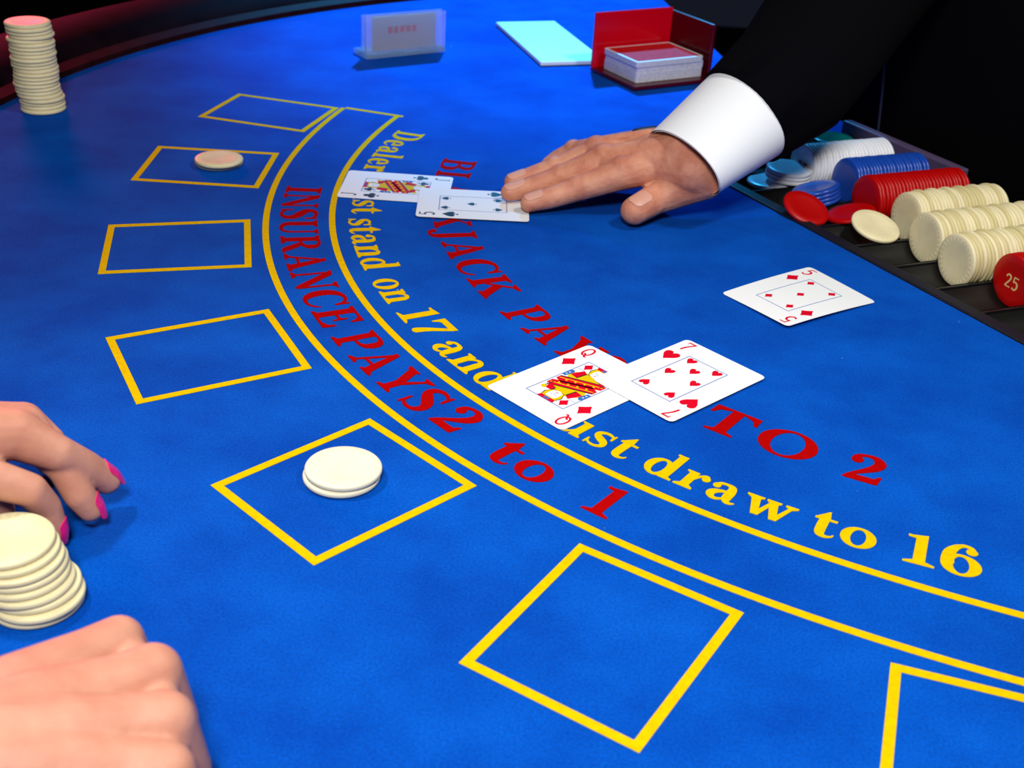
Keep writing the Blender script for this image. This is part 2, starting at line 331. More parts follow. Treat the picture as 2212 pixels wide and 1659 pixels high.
G = {
 'I': (.44, [BAR(.22, 0, 1), SER(.22, 0, .42, 1), SER(.22, 1, .42, -1)]),
 'N': (.92, [BAR(.15, 0, .95, .07), BAR(.78, .1, 1, .07), PG((.02, 1), (.26, 1), (.815, .14), (.815, 0), (.70, 0), (.10, .9)), SER(.15, 0, .28, 1, .07), SER(.78, 1, .28, -1, .07)]),
 'S': (.70, [ST((.62, .72, .03), (.60, .86, .06), (.46, .955, .09), (.28, .955, .12), (.15, .85, .16), (.155, .70, .2), (.30, .57, .25), (.46, .45, .25), (.56, .30, .2), (.53, .13, .15), (.40, .045, .10), (.25, .05, .085), (.12, .15, .06), (.09, .31, .03)), PG((.60, .66), (.66, .66), (.66, 1.0), (.61, 1.0), (.57, .88)), PG((.06, 0), (.11, 0), (.14, .14), (.11, .35), (.06, .35))]),
 'U': (.86, [BAR(.20, .3, 1), ST((.20, .36, .2), (.215, .20, .185), (.30, .08, .14), (.44, .035, .10), (.58, .075, .085), (.67, .2, .075), (.69, .4, .07)), BAR(.69, .36, 1, .07), SER(.20, 1, .40, -1), SER(.69, 1, .28, -1, .07)]),
 'R': (.92, [BAR(.22, 0, 1), SER(.22, 0, .42, 1), SER(.2, 1, .36, -1), ST((.28, .965, .07), (.48, .96, .085), (.62, .88, .15), (.66, .75, .2), (.61, .61, .15), (.47, .515, .085), (.28, .50, .07)), ST((.46, .5, .14), (.60, .32, .19), (.74, .10, .19), (.84, .035, .10), (.93, .04, .03))]),
 'A': (.94, [PG((.13, .03), (.20, .03), (.47, .86), (.42, .99)), PG((.36, 1), (.50, 1), (.85, .03), (.62, .03)), PG((.24, .27), (.62, .27), (.62, .34), (.26, .34)), SER(.165, 0, .30, 1, .07), SER(.735, 0, .38, 1)]),
 'C': (.84, [ST((.74, .68, .03), (.70, .84, .06), (.58, .945, .085), (.42, .965, .10), (.26, .87, .17), (.16, .68, .22), (.145, .48, .23), (.19, .26, .21), (.30, .09, .15), (.45, .035, .09), (.60, .06, .075), (.72, .17, .055), (.77, .30, .03)), PG((.72, .64), (.78, .64), (.78, 1.0), (.73, 1.0), (.69, .86))]),
 'E': (.80, [BAR(.22, 0, 1), SER(.2, 0, .36, 1), SER(.2, 1, .36, -1), PG((.2, .93), (.72, .93), (.72, 1), (.2, 1)), PG((.2, 0), (.74, 0), (.74, .07), (.2, .07)), PG((.3, .47), (.55, .47), (.55, .54), (.3, .54)), PG((.72, 1), (.68, 1), (.50, .93), (.62, .86), (.68, .70), (.72, .70)), PG((.78, .32), (.73, .32), (.67, .15), (.52, .07), (.70, 0), (.76, 0)), PG((.52, .68), (.56, .68), (.56, .33), (.52, .33), (.48, .505))]),
 'P': (.82, [BAR(.22, 0, 1), SER(.22, 0, .44, 1), SER(.2, 1, .36, -1), ST((.28, .965, .07), (.50, .96, .085), (.66, .87, .17), (.70, .715, .22), (.65, .55, .17), (.50, .46, .085), (.28, .45, .07))]),
 'Y': (.90, [BAR(.46, 0, .46), PG((.06, .97), (.30, .97), (.56, .44), (.36, .40)), PG((.74, .97), (.81, .97), (.56, .38), (.47, .44)), SER(.46, 0, .44, 1), SER(.18, 1, .38, -1), SER(.775, 1, .30, -1, .07)]),
 'B': (.86, [BAR(.22, 0, 1), SER(.2, 0, .36, 1), SER(.2, 1, .36, -1), ST((.28, .965, .07), (.46, .96, .085), (.60, .89, .15), (.64, .77, .19), (.59, .64, .14), (.46, .555, .08), (.28, .54, .07)), ST((.28, .53, .07), (.50, .525, .085), (.67, .43, .16), (.71, .28, .22), (.66, .12, .16), (.50, .04, .085), (.28, .035, .07))]),
 'L': (.78, [BAR(.22, 0, 1), SER(.2, 0, .36, 1), SER(.22, 1, .42, -1), PG((.2, 0), (.74, 0), (.74, .07), (.2, .07)), PG((.76, .38), (.71, .38), (.66, .17), (.50, .07), (.66, 0), (.74, 0))]),
 'K': (.98, [BAR(.22, 0, 1), SER(.22, 0, .42, 1), SER(.22, 1, .42, -1), PG((.30, .38), (.36, .34), (.78, .95), (.70, .95)), PG((.42, .56), (.56, .68), (.92, .04), (.68, .04)), SER(.73, 1, .32, -1, .07), SER(.79, 0, .36, 1)]),
 'J': (.62, [BAR(.36, .0, 1), SER(.36, 1, .42, -1), ST((.36, .1, .2), (.35, -.06, .17), (.27, -.17, .11), (.15, -.19, .08), (.07, -.12, .09)), DISC(.08, -.07, .085)]),
 'D': (.92, [BAR(.22, 0, 1), SER(.2, 0, .36, 1), SER(.2, 1, .36, -1), ST((.26, .965, .07), (.46, .955, .09), (.66, .86, .17), (.77, .66, .22), (.78, .46, .23), (.72, .24, .2), (.58, .09, .14), (.42, .04, .085), (.26, .035, .07))]),
 'T': (.88, [BAR(.44, 0, 1), SER(.44, 0, .46, 1), PG((.05, .93), (.83, .93), (.83, 1), (.05, 1)), PG((.05, 1), (.12, 1), (.30, .93), (.15, .85), (.09, .68), (.04, .68)), PG((.83, 1), (.76, 1), (.58, .93), (.73, .85), (.79, .68), (.84, .68))]),
 'O': (.96, [EL(.48, .5, .45, .52, .245, .455)]),
 'o': (.68, [EL(.34, XH / 2, .32, XH / 2 + .02, .135, XH / 2 - .05)]),
 't': (.48, [ST((.25, .86, .03), (.21, .70, .17), (.20, .5, .19), (.20, .25, .19), (.22, .10, .17), (.31, .035, .10), (.42, .07, .05), (.46, .14, .03)), PG((.02, .57), (.44, .57), (.44, .64), (.02, .64)), PG((.03, .62), (.16, .60), (.27, .88), (.23, .88))]),
 'e': (.64, [ST((.50, .36, .16), (.46, .56, .12), (.33, .625, .08), (.19, .53, .15), (.14, .33, .19), (.19, .12, .17), (.34, .03, .10), (.48, .06, .065), (.57, .17, .03)), PG((.15, .30), (.57, .30), (.57, .365), (.15, .365))]),
 'a': (.68, [ST((.10, .50, .10), (.17, .60, .09), (.30, .625, .08), (.42, .57, .15), (.455, .42, .19), (.455, .18, .19), (.49, .06, .13), (.58, .035, .08), (.66, .08, .03)), DISC(.12, .49, .085), ST((.44, .385, .06), (.28, .345, .10), (.15, .25, .16), (.13, .14, .17), (.21, .045, .11), (.32, .055, .08), (.44, .16, .05))]),
 'l': (.38, [BAR(.19, 0, 1, .19), SER(.19, 0, .38, 1, .19), PG((.02, 1), (.28, 1), (.28, .93), (.1, .91), (.02, .95))]),
 'r': (.56, [BAR(.19, 0, XH, .19), SER(.19, 0, .40, 1, .19), PG((.02, XH), (.28, XH), (.28, XH - .07), (.1, XH - .09), (.02, XH - .05)), ST((.27, .38, .05), (.33, .53, .07), (.42, .60, .10), (.49, .58, .12)), DISC(.475, .52, .09)]),
 'm': (1.12, [BAR(.19, 0, XH, .19), BAR(.56, 0, .5, .19), BAR(.93, 0, .5, .19), SER(.19, 0, .36, 1, .19), SER(.56, 0, .36, 1, .19), SER(.93, 0, .36, 1, .19), PG((.02, XH), (.28, XH), (.28, XH - .07), (.1, XH - .09), (.02, XH - .05)), ST((.26, .42, .05), (.34, .56, .07), (.46, .61, .10), (.55, .54, .16), (.56, .42, .19)), ST((.63, .42, .05), (.71, .56, .07), (.83, .61, .10), (.92, .54, .16), (.93, .42, .19))]),
 'n': (.76, [BAR(.19, 0, XH, .19), BAR(.57, 0, .5, .19), SER(.19, 0, .36, 1, .19), SER(.57, 0, .36, 1, .19), PG((.02, XH), (.28, XH), (.28, XH - .07), (.1, XH - .09), (.02, XH - .05)), ST((.26, .42, .05), (.34, .56, .07), (.46, .61, .10), (.56, .54, .16), (.57, .42, .19))]),
 'u': (.76, [BAR(.19, .15, XH, .19), BAR(.57, 0, XH, .19), PG((.02, XH), (.28, XH), (.28, XH - .07), (.1, XH - .08), (.02, XH - .05)), PG((.40, XH), (.66, XH), (.66, XH - .07), (.48, XH - .08), (.40, XH - .05)), PG((.5, 0), (.74, 0), (.74, .05), (.66, .10), (.5, .1)), ST((.19, .22, .19), (.20, .10, .16), (.29, .03, .10), (.41, .08, .07), (.50, .22, .05))]),
 's': (.54, [ST((.46, .46, .03), (.44, .55, .05), (.35, .60, .075), (.22, .60, .09), (.12, .52, .12), (.14, .41, .15), (.27, .33, .18), (.40, .25, .16), (.43, .13, .12), (.33, .04, .08), (.20, .04, .065), (.10, .10, .05), (.07, .20, .03)), PG((.44, .42), (.49, .42), (.49, .64), (.45, .64), (.42, .56)), PG((.04, 0), (.08, 0), (.10, .10), (.08, .22), (.04, .22))]),
 'd': (.76, [BAR(.55, 0, 1, .19), EL(.32, XH / 2, .29, XH / 2 + .02, .115, XH / 2 - .06), PG((.40, 1), (.645, 1), (.645, .93), (.48, .92), (.40, .95)), PG((.5, 0), (.74, 0), (.74, .05), (.64, .10), (.5, .1))]),
 'w': (1.06, [PG((.08, XH - .02), (.28, XH - .02), (.42, .02), (.28, -.01)), PG((.30, .0), (.42, .0), (.60, XH), (.52, XH)), PG((.44, XH - .02), (.64, XH - .02), (.78, .02), (.64, -.01)), PG((.66, .0), (.78, .0), (.98, XH), (.90, XH)), SER(.18, XH, .36, -1, .15), SER(.56, XH, .30, -1, .15), SER(.92, XH, .26, -1, .07)]),
 '1': (.52, [BAR(.27, 0, .95), SER(.27, 0, .50, 1), PG((.03, .93), (.12, .93), (.37, 1), (.37, .86), (.2, .84), (.04, .86))]),
 '2': (.72, [ST((.10, .74, .12), (.15, .88, .12), (.30, .96, .09), (.47, .93, .15), (.57, .77, .22), (.51, .58, .20), (.36, .40, .14), (.20, .23, .09), (.08, .08, .05)), DISC(.16, .74, .115), PG((.04, 0), (.64, 0), (.68, .30), (.63, .30), (.56, .19), (.16, .19), (.05, .06))]),
 '3': (.70, [ST((.10, .80, .10), (.20, .93, .10), (.36, .955, .10), (.50, .87, .18), (.52, .74, .20), (.44, .60, .13), (.28, .53, .07)), ST((.28, .53, .07), (.46, .49, .11), (.57, .36, .2), (.57, .20, .22), (.46, .07, .14), (.28, .04, .10), (.12, .12, .11)), DISC(.13, .18, .10), DISC(.14, .79, .09)]),
 '6': (.72, [EL(.36, .32, .33, .34, .13, .27), ST((.56, .80, .11), (.52, .92, .10), (.40, .965, .09), (.27, .87, .14), (.17, .68, .2), (.14, .46, .22), (.14, .32, .22)), DISC(.53, .80, .10)]),
 '7': (.68, [PG((.05, .82), (.62, .82), (.66, 1), (.05, 1)), ST((.60, .92, .10), (.50, .68, .12), (.38, .40, .15), (.31, .16, .19), (.30, .04, .19)), DISC(.30, .075, .095), PG((.05, 1), (.05, .64), (.09, .64), (.14, .78), (.24, .86))]),
}
# plain thin numerals and letters used on cards and chips
K = {
 'Q': (.8, [EL(.40, .52, .34, .48, .215, .365), ST((.28, .30, 0.081), (.42, .28, 0.108), (.52, .12, 0.108), (.62, -.02, 0.108), (.76, .02, 0.068))]),
 'J': (.5, [ST((.44, 1, 0.135), (.44, .5, 0.135), (.43, .2, 0.135), (.34, .05, 0.121), (.2, .04, 0.121), (.09, .14, 0.121)), PG((.26, .94), (.56, .94), (.56, 1.0), (.26, 1.0))]),
 '7': (.6, [PG((.04, .9), (.60, .9), (.60, 1), (.04, 1)), ST((.55, .95, 0.121), (.38, .62, 0.121), (.26, .3, 0.135), (.22, 0, 0.135)), PG((.04, 1), (.04, .78), (.10, .78), (.10, 1))]),
 '5': (.6, [PG((.12, .91), (.56, .91), (.56, 1), (.12, 1)), ST((.15, .96, 0.108), (.13, .74, 0.108), (.11, .54, 0.108), n=4), ST((.11, .54, 0.095), (.22, .62, 0.108), (.38, .60, 0.135), (.51, .45, 0.149), (.50, .22, 0.149), (.36, .06, 0.135), (.20, .04, 0.121), (.07, .13, 0.121))]),
 '2': (.6, [ST((.08, .74, 0.121), (.14, .9, 0.135), (.30, .96, 0.135), (.46, .88, 0.149), (.49, .70, 0.149), (.38, .48, 0.135), (.2, .25, 0.135), (.07, .06, 0.121)), PG((.04, 0), (.55, 0), (.55, .1), (.04, .1))]),
}
def glyph(mb, g, fn, z0, z1, mt=0, dz=1.2e-5):
    sg = 1 if z1 > z0 else -1
    for i, prim in enumerate(g):
        if i: z1 += dz * sg
        if prim[0] == 'p': mb.prism(prim[1], z0, z1, fn, mt)
        elif prim[0] == 's': mb.strip(prim[1], prim[2], z0, z1, fn, mt)
        else: mb.strip(prim[1], prim[2], z0, z1, fn, mt, closed=True)
def word(text, a0, a1, rb, cap, mt, label):
    tot = sum(G[ch][0] for ch in text) + .05 * (len(text) - 1); x = 0; mb = MB()
    k = (a1 - a0) / tot
    for i, ch in enumerate(text):
        def fn(u, v, z, x=x): return (*polar(rb - v * cap, a0 + (x + u) * k), z + (i % 2) * 6e-6)
        glyph(mb, G[ch][1], fn, PZ0, PZ1); x += G[ch][0] + .05
    o = tpart(mb, 'printed_word', mt); o['label'] = label
Y, R_ = YELLOW, RED
for t, a0, a1 in (('INSURANCE', 182.6, 208.85), ('PAYS', 210.1, 220.9), ('2', 221.5, 223.75), ('to', 226.2, 230.55), ('1', 233.1, 234.75)):
    word(t, a0, a1, .5763 if a0 < 215 else .5735, .0285, RED, 'red printed word ' + t if len(t) > 1 else 'red printed numeral ' + t)
for t, a0, a1 in (('Dealer', 164.7, 177.6), ('must', 179.0, 188.6), ('stand', 189.7, 200.6), ('on', 202.3, 206.75), ('17', 208.2, 212.7), ('and', 213.7, 221.1), ('must', 222.9, 232.2), ('draw', 233.2, 242.9), ('to', 243.8, 247.6), ('16', 249.0, 253.3)):
    word(t, a0, a1, .5215 if a0 < 180 or a0 > 222 else .5245, .0268, YELLOW, 'yellow printed word ' + t)
for t, a0, a1 in (('BLACKJACK', 171.5, 208.4), ('PAYS', 211.0, 224.3), ('3', 227.0, 229.8), ('TO', 232.7, 241.95), ('2', 243.9, 246.75)):
    word(t, a0, a1, .4597 if a0 > 180 else .4592, .0293, RED, 'red printed word ' + t)

# ------------------------------------------------------------------ chips
CR, CT = .0200, .0033
def chip_mesh(name, mt, emboss=True, seg=48):
    mb = MB(); h = CT / 2; R = CR
    prof = [(0, -h + .00015), (.0125, -h + .00015), (.0131, -h), (R - .0010, -h), (R - .0004, -h + .0004), (R, -h + .0010), (R, h - .0010), (R - .0004, h - .0004), (R - .0010, h), (.0131, h), (.0125, h - .00015), (0, h - .00015)]
    rings = [[(max(r, 1e-5) * math.cos(2 * math.pi * k / seg), max(r, 1e-5) * math.sin(2 * math.pi * k / seg), z) for k in range(seg)] for r, z in prof]
    mb.loft(rings, caps=True)
    if emboss:
        for k in range(28):
            a = 2 * math.pi * k / 28; w = .055
            for sgn in (1, -1):
                pts = [(.0150 * math.cos(a - w), .0150 * math.sin(a - w)), (.0176 * math.cos(a - w), .0176 * math.sin(a - w)), (.0176 * math.cos(a + w), .0176 * math.sin(a + w)), (.0150 * math.cos(a + w), .0150 * math.sin(a + w))]
                mb.prism(pts, sgn * (h - .0003), sgn * (h + .00022))
    return mb.mesh(name, [mt], 35)
CHIP = {'ivory': chip_mesh('ivory_chip', IVORY), 'cream': chip_mesh('cream_chip', CREAM), 'aged': chip_mesh('aged_chip', CREAM_C), 'olive': chip_mesh('olive_chip', CREAM_D), 'white': chip_mesh('white_chip', WHITEC, False), 'blue': chip_mesh('blue_chip', BLUEC, False), 'red': chip_mesh('red_chip', REDC, False), 'green': chip_mesh('green_chip', GREENC, False)}
def chip(kind, loc, label, group=None, rot=None, spin=None):
    o = link('casino_chip', CHIP[kind]); o.location = loc
    q = rot if rot is not None else Matrix.Identity(3)
    o.rotation_euler = (q.to_4x4() @ Matrix.Rotation(random.uniform(0, 6.28) if spin is None else spin, 4, 'Z')).to_euler()
    return tag(o, label, 'chip', group)
Z0 = .00045
ONES = 'zeroth first second third fourth fifth sixth seventh eighth ninth tenth eleventh twelfth thirteenth fourteenth fifteenth sixteenth seventeenth eighteenth nineteenth twentieth'.split()
def nth(n):
    if n <= 20: return ONES[n]
    return ('twenty-' if n < 30 else 'thirty-') + ONES[n % 10] if n % 10 else ('thirtieth' if n == 30 else 'fortieth')
# two-chip bets
p = px(738, 1026, CT * .5 + Z0); chip('ivory', p, 'lower of two ivory chips bet in the near yellow box', 'bet in the near box')
p = px(742, 1013, CT * 1.5 + Z0); chip('ivory', (p.x, p.y, CT * 1.5 + Z0 + .0003), 'upper ivory chip with embossed rim, topping the bet in the near yellow box', 'bet in the near box')
p = px(473, 349, CT * .5 + Z0); chip('cream', p, 'lower of two cream chips in the far yellow box', 'bet in the far box')
p = px(473, 345, CT * 1.5 + Z0); chip('cream', (p.x, p.y, CT * 1.5 + Z0 + .0003), 'upper of two cream chips in the far yellow box', 'bet in the far box')
# leaning stack by the player's hands
b0 = px(82, 1300, 0)
offs = [(.000, .000), (.0010, -.001), (-.001, .001), (-.003, .000), (-.0050, .001), (-.0060, .002), (-.0070, .0015), (-.0090, .003), (-.0110, .004)]
for i, (ox, oy) in enumerate(offs):
    lab = 'topmost cream chip of the leaning stack beside the pink-nailed hand' if i == 8 else ('bottom chip of the leaning cream stack beside the clenched fist' if i == 0 else nth(i + 1) + ' chip up in the leaning cream stack between pink-nailed hand and fist')
    chip('cream', (b0.x + ox, b0.y + oy, Z0 + CT * (i + .5) + .0001 * i), lab, 'leaning stack of cream chips')
# tall stack near the rail
b1 = px(90, 236, 0)
for i in range(24):
    j = (-.0006 * (i // 6) + random.uniform(-.0012, .0012), random.uniform(-.001, .001))
    lab = 'bottom chip of the tall cream stack by the dark rail' if i == 0 else nth(i + 1) + ' chip up in the tall cream stack standing by the dark rail'
    chip('aged', (b1.x + j[0] + .0015 * (i < 5), b1.y + j[1], Z0 + CT * (i + .5) + .00005 * i), lab, 'tall stack of cream chips by the rail')

# ------------------------------------------------------------------ chip tray
tray = thing('chip_tray', 'black plastic chip tray with rows of stacked chips set into table edge', 'tray', T(.15, .1, -.016))
TI = Matrix.Translation(-T(.15, .1, -.016))
def trpart(mb, name, mats, smooth=None):
    o = mb.obj(name, mats, tray, smooth); o.matrix_parent_inverse = TI; return o
def tfn(s, n, z): return T(s, n, z)
S0, PITCHS = .0150, .0428
SL, SR, NB = -.088, .417, .172
mb = MB(); mb.box(((SL + SR) / 2, NB / 2 + .001, -.014), SR - SL, NB, .004, tfn); trpart(mb, 'tray_base', BLACKP)
mb = MB(); mb.box(((SL + SR) / 2, .0062, -.005), SR - SL, .0110, .0132, tfn); bevel(trpart(mb, 'front_lip', WALLP), .0012)
mb = MB(); mb.box((SL + .004, NB / 2 + .006, -.002), .008, NB - .012, .020, tfn); bevel(trpart(mb, 'end_wall', BARP), .001)
mb = MB(); mb.box((SR - .004, NB / 2 + .006, -.002), .008, NB - .012, .020, tfn); bevel(trpart(mb, 'end_wall', BARP), .001)
mb = MB(); mb.box(((SL + SR) / 2, NB, -.004), SR - SL, .008, .020, tfn); bevel(trpart(mb, 'back_rim', RIMP), .001)
mb = MB(); mb.box((-.012, NB + .016, .011), .150, .010, .022, tfn); bevel(trpart(mb, 'hinged_lid_bar', BARP), .0015)
AX = .0100                                   # height of the chips' axis over the felt
ROWS = [S0 + PITCHS * (k - 1.5) for k in range(0, 10)]
CHN = .0208
for k, sc in enumerate(ROWS):
    if sc - PITCHS / 2 < SL or sc + PITCHS / 2 > SR + .01: continue
    mb = MB(); top = []; bot = []
    for t in range(13):
        a = (210 + 120 * t / 12) * D2R
        ds, dz = CHN * math.cos(a), AX + CHN * math.sin(a) - .0003
        top.append((ds, dz)); bot.append((ds, -.0135))
    prof = top + bot[::-1]
    mb.loft([[T(sc + ds, n, z) for ds, z in prof] for n in (.0118, NB - .004)])
    trpart(mb, 'channel', CHANNEL, 40)
for k in range(11):
    s = S0 + PITCHS * (k - 2)
    if not SL < s < SR: continue
    mb = MB(); mb.box((s, NB / 2 + .004, -.006), .0022, NB - .016, .012, tfn); trpart(mb, 'divider', BLACKP)
ax = (T(0, 1) - T(0, 0)).normalized()        # axis of the rows
ROT_ROW = Matrix((ax.cross(Vector((0, 0, 1))).normalized(), Vector((0, 0, 1)), ax)).transposed()
if ROT_ROW.determinant() < 0: ROT_ROW = Matrix((-ax.cross(Vector((0, 0, 1))).normalized(), Vector((0, 0, 1)), ax)).transposed()
def row(kind, k, n0, cnt, lab, labf, group, jit=.0005):
    for i in range(cnt):
        rr = ROT_ROW @ Matrix.Rotation(random.uniform(-.02, .02), 3, 'X')
        hi = .0012 if (kind == 'aged' and i % 4 == 3) else 0
        p = T(ROWS[k] + random.uniform(-jit, jit), n0 + CT * 1.03 * (i + .5), AX - .0001 + hi)
        kd = 'olive' if kind == 'aged' and random.random() < .35 and i else kind
        o = chip(kd, p, labf if i == 0 else nth(i + 1) + ' chip from the front ' + lab, group, rr, spin=0 if i == 0 else None)
        if i == 0: first = o
    return first
NS = .975   # chips on edge are fitted to about a hundred millimetres of channel
fw = row('white', 1, .078, 25, 'in the upright pearly white row of the tray', 'front chip numbered 25 of the pearly white row in the tray', 'white row in the tray')
row('blue', 2, .088, 22, 'in the upright blue row of the tray', 'front chip of the upright blue row in the tray', 'blue row in the tray')
row('red', 3, .074, 27, 'in the upright red row between blue and cream rows', 'front chip of the upright red row between blue and cream rows', 'red row in the tray')
row('aged', 4, .077, 26, 'in the cream row next to the upright red row', 'front chip of the cream row next to the red row', 'first cream row in the tray')
row('aged', 5, .058, 32, 'in the middle of the three cream rows', 'front chip of the middle cream row', 'middle cream row in the tray')
row('aged', 6, .047, 35, 'in the cream row nearest the right-hand red chip', 'front chip of the cream row nearest the right-hand red chip', 'last cream row in the tray')
fr = row('red', 7, .058, 26, 'in the red row at the right frame edge', 'front red chip with golden mark at the right frame edge', 'right-hand red row in the tray')
def chip_text(o, txt, mt, sz, xo, yo, face=-1):
    mb = MB(); x = xo
    for ch in txt:
        def fn(u, v, z, x=x): return (-(x + u * sz), yo + v * sz, z)
        glyph(mb, K[ch][1], fn, face * (CT / 2 - .0004), face * (CT / 2 + .00005)); x += sz * (K[ch][0] + .1)
    p = mb.obj('numeral', mt, o); return p
chip_text(fw, '25', CBLACK, .010, -.0065, -.006)
chip_text(fr, '25', GOLD, .010, -.0065, -.006)
def loose(kind, xy, z, cosv, phi, lab, group=None, lift=0.0):
    """chip at photo pixel xy and height z; its face turned away from the line of sight by acos(cosv) towards phi"""
    p = px(xy[0], xy[1], z); tc = (CAM - p).normalized(); sn = math.sqrt(1 - cosv * cosv)
    side_ = RT * math.cos(phi * D2R) + UP * math.sin(phi * D2R); side_ = (side_ - tc * side_.dot(tc)).normalized()
    N = tc * cosv + side_ * sn
    chip(kind, p + N * lift, lab, group, N.to_track_quat('Z', 'Y').to_matrix())
loose('white', (1663, 392), -.002, .32, 84, 'lowest pearly white chip lying loose before the white row', 'loose white chips')
for i in range(3):
    loose('white', (1700, 388), .001, .34, 78, ('topmost of the loose pearly white chips before the white row', ('lower', 'middle')[i % 2] + ' of three stacked loose pearly white chips before the white row')[i < 2], 'loose white chips', CT * 1.03 * i + .0034)
for i in range(4):
    loose('blue', (1765, 432), -.001, .28, 97, ('topmost loose blue chip sloping before the blue row', nth(i + 1) + ' up of four loose blue chips sloping before the blue row')[i < 3], 'loose blue chips', CT * 1.03 * i)
loose('red', (1741, 450), .006, .55, 58, 'loose red chip tipped on edge at the tray front lip')
loose('red', (1838, 461), .004, .36, 96, 'loose red chip leaning back against the red row')
loose('aged', (1891, 489), .007, .52, 62, 'single loose cream chip tipped over before the first cream row')
for i in range(4):
    loose('green', (1793, 322), .000, .28, 80, ('topmost green chip in the far end channel of the tray', nth(i + 1) + ' up of four green chips in the far end channel')[i < 3], 'green chips in the tray', CT * 1.03 * i)

# ------------------------------------------------------------------ cards
CW, CH, CTH = .0640, .0890, .0003
def rrect(w, h, r, n=5):
    pts = []
    for cx, cy, a0 in ((w / 2 - r, h / 2 - r, 0), (-w / 2 + r, h / 2 - r, 90), (-w / 2 + r, -h / 2 + r, 180), (w / 2 - r, -h / 2 + r, 270)):
        for k in range(n + 1): a = (a0 + 90 * k / n) * D2R; pts.append((cx + r * math.cos(a), cy + r * math.sin(a)))
    return pts
def pip_shape(kind):
    if kind == 'diamond':
        P = []
        for a, b in (((.42, 0), (0, .5)), ((0, .5), (-.42, 0)), ((-.42, 0), (0, -.5)), ((0, -.5), (.42, 0))):
            for k in range(5):
                t = k / 5; m = ((a[0] + b[0]) / 2 * .84, (a[1] + b[1]) / 2 * .84)
                P.append(tuple((1 - t) ** 2 * a[i] + 2 * t * (1 - t) * m[i] + t * t * b[i] for i in (0, 1)))
        return [('p', P)]
    hp = crom([(0, .26, 0), (.10, .42, 0), (.26, .46, 0), (.42, .36, 0), (.46, .18, 0), (.36, -.06, 0), (.16, -.30, 0), (0, -.5, 0)], 5)
    right = [(x, y) for x, y, _ in hp]; left = [(-x, y) for x, y in right[1:-1]][::-1]
    heart = right + left
    if kind == 'heart': return [('p', heart)]
    foot = PG((-.17, -.5), (.17, -.5), (.05, -.38), (.03, -.1), (-.03, -.1), (-.05, -.38))
    if kind == 'spade': return [('p', [(x * .95, -y * .82 + .09) for x, y in heart]), foot]
    return [DISC(0, .27, .215), DISC(-.23, -.06, .215), DISC(.23, -.06, .215), PG((-.12, -.1), (.12, -.1), (.08, .2), (-.08, .2)), foot]
COURT = {}
def court(mb, fn, z, suit_mat):
    """half figure, repeated upside down; u in -15..15 mm, v in 0..26 mm"""
    half = [
     (3, [(-9, 2), (9, -2), (12, 8), (7, 15), (-7, 15), (-13, 8)]),                     # yellow robe
     (1, [(-13, -3), (-8, -5), (13, 6), (13, 11), (8, 11), (-13, 1)]),                  # red sash
     (2, [(-13, .2), (-13, 1.2), (11, 12.4), (12, 12)]),
     (3, [(-12, -1.5), (-12, -.6), (12, 9.4), (12, 8.4)]),
     (1, [(-11, 7), (-6, 6), (-5, 14), (-8, 16)]), (2, [(-6, 6), (-5.2, 6), (-4.2, 14), (-5, 14)]),
     (1, [(5, 12), (11, 9.5), (9, 16), (5, 16)]), (2, [(4.3, 12.2), (5, 12), (5, 16), (4.2, 16)]),
     (4, [(-14, 3), (-11.6, 3), (-10.5, 10), (-12.6, 12), (-14, 11)]), (0, [(-13.4, 5), (-12.4, 5), (-12.2, 6), (-13.2, 6)]), (0, [(-13.2, 7.5), (-12.2, 7.5), (-12, 8.6), (-13, 8.6)]),
     (2, [(-4, 14), (4, 14), (6.5, 19), (5, 25), (-5, 25), (-6.5, 19)]),                # hair outline
     (3, [(-4, 14.5), (4, 14.5), (5.9, 19), (4.6, 24.6), (-4.6, 24.6), (-5.9, 19)]),
     (0, [(-3.2, 14.6), (0, 13.4), (3.2, 14.6), (3.8, 19), (3, 22.6), (-3, 22.6), (-3.8, 19)]),   # face
     (5, [(-2.4, 18.7), (-.8, 18.7), (-.8, 19.4), (-2.4, 19.4)]), (5, [(.8, 18.7), (2.4, 18.7), (2.4, 19.4), (.8, 19.4)]), (5, [(-.3, 16.6), (.3, 16.6), (.4, 18.6), (-.4, 18.6)]), (1, [(-1.1, 15.4), (1.1, 15.4), (.6, 16), (-.6, 16)]),
     (1, [(-5, 22.4), (5, 22.4), (6, 26), (-6, 26)]), (3, [(-5, 22.4), (5, 22.4), (5.2, 23.2), (-5.2, 23.2)]), (4, [(-2, 23.6), (2, 23.6), (2, 25.4), (-2, 25.4)]),
     (3, [(9, 15), (11, 13.5), (12.5, 15.5), (11, 17.5), (9, 17)]), (2, [(10.2, 8), (10.8, 8), (11, 14), (10.4, 14)]),
     (5, [(-13.5, 15.5), (-8.6, 15.5), (-8.6, 16), (-13.5, 16)]),
     (3, [(-8, -1), (-6.4, -1.7), (-6.4, -.2), (-8, .5)]), (3, [(-3, 1.2), (-1.4, .5), (-1.4, 2), (-3, 2.7)]), (3, [(2, 3.4), (3.6, 2.7), (3.6, 4.2), (2, 4.9)]), (3, [(7, 5.6), (8.6, 4.9), (8.6, 6.4), (7, 7.1)]),
    ]
    for sg in (1, -1):
        for i, (mi, pts) in enumerate(half):
            zz = z + .000004 * (i + 1)
            mb.prism([(sg * x * .00108, sg * y * .00103) for x, y in pts], z - .0001, zz, fn, mi)
